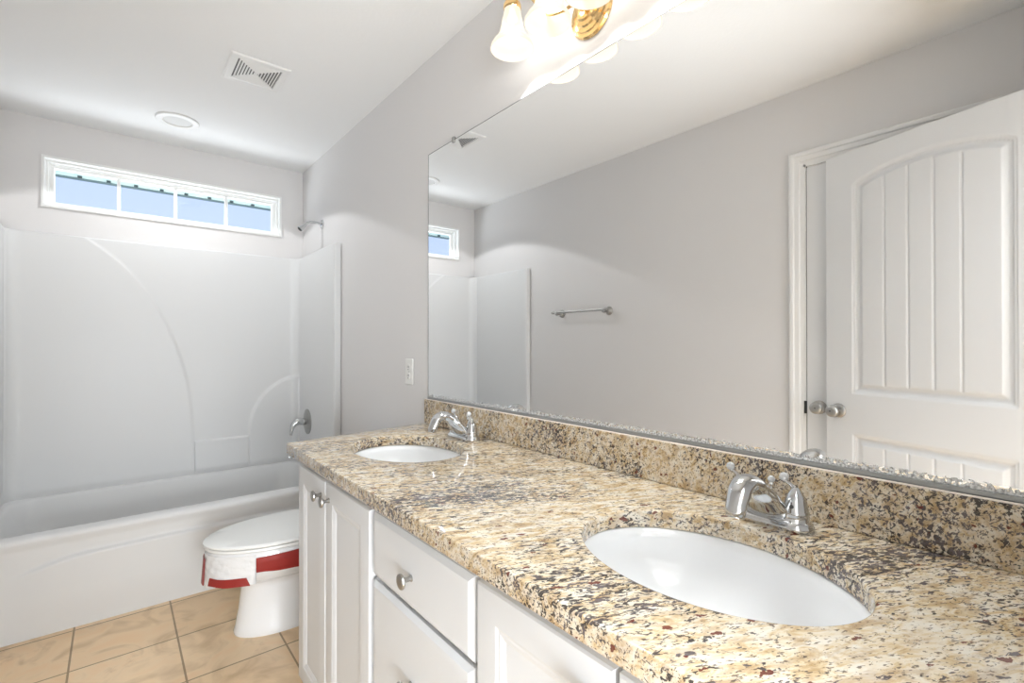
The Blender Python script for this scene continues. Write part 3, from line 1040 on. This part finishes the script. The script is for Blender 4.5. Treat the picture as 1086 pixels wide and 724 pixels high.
# ------------------------------------------------------------------ towel bar on the left wall
tb = thing('towel_bar', (-W, 2.32, 1.42), 'brushed nickel towel bar on the wall facing the mirror', 'towel bar')
for y in (2.525, 2.085):
    MB().lathe([(.029, 0), (.029, .004), (.024, .010), (.017, .013), (.0125, .020), (.0115, .040), (.0145, .048), (.0155, .058), (.0135, .067), (.006, .071)],
               TR(-W + .001, y, 1.425) @ face_dir((1, 0, 0)), 28).build('post', 'nickel', tb)
MB().tube([(-W + .056, 2.575, 1.432), (-W + .056, 2.060, 1.432)], .0075, 16).build('rail', 'nickel', tb)
for y, s_ in ((2.575, 1), (2.062, -1)):
    MB().lathe([(.0085, -.020), (.0105, -.016), (.0105, 0), (.007, .006), (.003, .009)], TR(-W + .056, y, 1.432) @ face_dir((0, s_, 0)), 20).build('finial', 'nickel', tb)

# ------------------------------------------------------------------ ceiling vent: square stepped louvres
VX0, VX1, VYa, VYb = -.672, -.436, 2.312, 2.560
ve = thing('ceiling_vent', ((VX0 + VX1) / 2, (VYa + VYb) / 2, H), 'square white louvred air vent in the ceiling, nearer the mirror wall', 'vent')
def sq(d, z): return [(VX0 + d, VYa + d, z), (VX1 - d, VYa + d, z), (VX1 - d, VYb - d, z), (VX0 + d, VYb - d, z)]
MB().loft([sq(0, H - .0008), sq(0, H - .003), sq(.006, H - .0075), (sq(.030, H - .009)), sq(.032, H - .003)], False, False).build('vent_frame', 'trim', ve, sharp=25)
MB().loft([sq(.030, H - .0012), sq(.031, H - .0012)], False, True).build('duct', 'duct', ve)
cx, cy = (VX0 + VX1) / 2, (VYa + VYb) / 2
hx, hy = (VX1 - VX0) / 2 - .032, (VYb - VYa) / 2 - .032
nl = 7
for k in range(nl):
    f0 = 1 - k / nl; f1 = f0 - 1 / nl
    d0 = .032 + k * hx / (nl + .4)
    p = hx / (nl + .4)
    # slanted ring; x-facing gaps stay open, the y-facing blades lie flatter and close them
    a_, z_a = d0 + .0052, H - .0068
    c_, z_c = d0 + p - .0003, H - .0085
    fz_a = H - .0025
    b = MB()
    for side in range(4):
        flat = side in (0, 2)                     # the two sets across the room
        o0, i0 = (d0 - .002 if flat else a_), c_
        zo, zi = (z_a, z_c) if not flat else ((fz_a, z_c) if side == 0 else (z_c, fz_a))
        if side == 2: o0, i0 = d0, d0 + p + .002
        A = sq(o0, zo); B = sq(i0, zi); k1, k2 = side, (side + 1) % 4
        th = Vector((0, 0, .0008))
        v4 = [Vector(A[k1]), Vector(A[k2]), Vector(B[k2]), Vector(B[k1])]
        b.add(v4 + [v + th for v in v4], [(0, 1, 2, 3), (4, 7, 6, 5), (0, 4, 5, 1), (1, 5, 6, 2), (2, 6, 7, 3), (3, 7, 4, 0)])
    b.build('louvre', 'trim', ve, sharp=20)
q = .032 + nl * hx / (nl + .4)
MB().loft([sq(q, H - .003), sq(q + .001, H - .0085)], False, True).build('centre_cap', 'trim', ve)

# ------------------------------------------------------------------ shower downlight
CX, CY = -.785, 3.235
cn = thing('recessed_downlight', (CX, CY, H), 'round white recessed ceiling light above the bathtub', 'ceiling light')
MB().lathe([(.103, -.0006), (.103, -.004), (.098, -.008), (.078, -.011), (.070, -.010), (.0665, -.0035)], TR(CX, CY, H), 48, False, False).build('trim_ring', 'trim', cn, sharp=30)
MB().lathe([(.067, -.0035), (.05, -.005), (.02, -.006)], TR(CX, CY, H), 48, False, True).build('lens', 'lens', cn)
DL = light('downlight_beam', 'SPOT', (CX, CY, H - .036), CAN_E, (.96, .98, 1), .02, (0, 0, 0), angle=radians(130), blend=.06)
DL.visible_camera = False

# ------------------------------------------------------------------ vanity light bar
PY, PZ = .912, 2.150
vl = thing('vanity_light', (0, PY, 2.07), 'polished brass four-lamp vanity light with frosted bell shades above the mirror', 'wall light')
MB().lathe([(.074, 0), (.075, .004), (.071, .010), (.062, .012), (.060, .017), (.050, .020), (.047, .026), (.037, .029), (.033, .034), (.020, .037)],
           TR(-.0012, PY, PZ) @ face_dir((-1, 0, 0)), 48).build('back_plate', 'brass', vl, sharp=25)
MB().lathe([(.014, 0), (.016, .006), (.011, .012), (.011, .024), (.017, .030), (.019, .040), (.014, .048), (.006, .053)],
           TR(-.034, PY, PZ) @ face_dir((-1, 0, 0)), 28).build('hub', 'brass', vl)
LX = -.110
for i, ly in enumerate((1.138, .980, .826, .672)):
    s_ = 1 if ly > PY else -1
    far = abs(ly - PY) > .15
    zc = 2.236
    P = [(-.066, PY + s_ * .010, PZ + (.0 if far else .004)), (-.080, PY + s_ * .04, PZ - .012)] if far else [(-.066, PY + s_ * .006, PZ + .008)]
    if far: P += [(-.088, PY + s_ * .10, PZ + .01), (-.100, ly - s_ * .055, zc + .02), (-.108, ly - s_ * .018, zc + .046), (LX, ly, zc + .040), (LX, ly, zc + .018)]
    else: P += [(-.078, PY + s_ * .025, PZ + .045), (-.098, ly - s_ * .025, zc + .035), (LX, ly - s_ * .006, zc + .044), (LX, ly, zc + .018)]
    MB().tube(bez(P, 8), .0048, 10).build('arm', 'brass', vl)
    MB().lathe([(.006, .024), (.012, .020), (.024, .012), (.0275, .004), (.0275, -.006), (.025, -.010)], TR(LX, ly, zc), 28, True, False).build('socket_cup', 'brass', vl)
    # bell: narrow neck, long body, flared lip
    out_p = [(.0245, -.004), (.026, -.020), (.0315, -.045), (.0365, -.070), (.0415, -.088), (.049, -.099), (.059, -.110), (.0655, -.122), (.0665, -.130)]
    in_p = [(r - .003, z) for r, z in reversed(out_p)]
    in_p[0] = (.0640, -.1305)
    sh_ = MB().lathe(out_p + in_p, TR(LX, ly, zc), 48, False, False).build('lamp_shade', 'shade', vl, sharp=60)
    MB().lathe([(.008, -.010), (.010, -.026), (.0135, -.032), (.0145, -.036), (.013, -.041), (.008, -.045), (.003, -.046)], TR(LX, ly, zc), 24).build('bulb', 'bulb', vl)
    light('lamp_light', 'POINT', (LX, ly, zc - .057), BULB_E, (.91, .965, 1), .010)

# ------------------------------------------------------------------ protective film and red tape on the toilet rim
patch(-1.04, .62, lambda u: .250 + .006 * sin(u * 11) + .004 * sin(u * 23), lambda u: .366, .0020, 'protective_film', 'film', wav=.0012, n=70, mz=18)
patch(-.14, .24, lambda u: .246, lambda u: .347, .0058, 'tape_strip', 'tape', skew0=.03, skew1=.03)
patch(-.98, -.30, lambda u: .252 + .0015 * sin(u * 9), lambda u: .283 + .0015 * sin(u * 6 + 1), .0058, 'tape_strip', 'tape', skew0=.05, skew1=-.03)
patch(-1.62, -1.05, lambda u: .281 + .016 * u + .0012 * sin(u * 9), lambda u: .361 - .006 * u, .0058, 'tape_strip', 'tape', n=30)

# bare frame added round the unseen front fill light, no real window here
wn = thing('fill_light_frame', (-1.55, -1.8, .25), kind='structure')
MB().loft([[(-2.35 + a, y, .25 + a), (-.75 - a, y, .25 + a), (-.75 - a, y, 2.05 - a), (-2.35 + a, y, 2.05 - a)] for a, y in ((0, -1.799), (0, -1.78), (.05, -1.775), (.05, -1.795))], False, False).build('window_frame', 'vinyl', wn, sharp=25)

# unseen panel (behind the viewer) added to carry the overhead fill light
hl = thing('hall_fill_panel', (-1.0, -.75, H), 'added square housing for the unseen hallway fill light', 'ceiling light')
MB().box((-1.48, -1.23, H - .012), (-.52, -.27, H - .001)).build('fill_housing', 'trim', hl, bevel=.003)
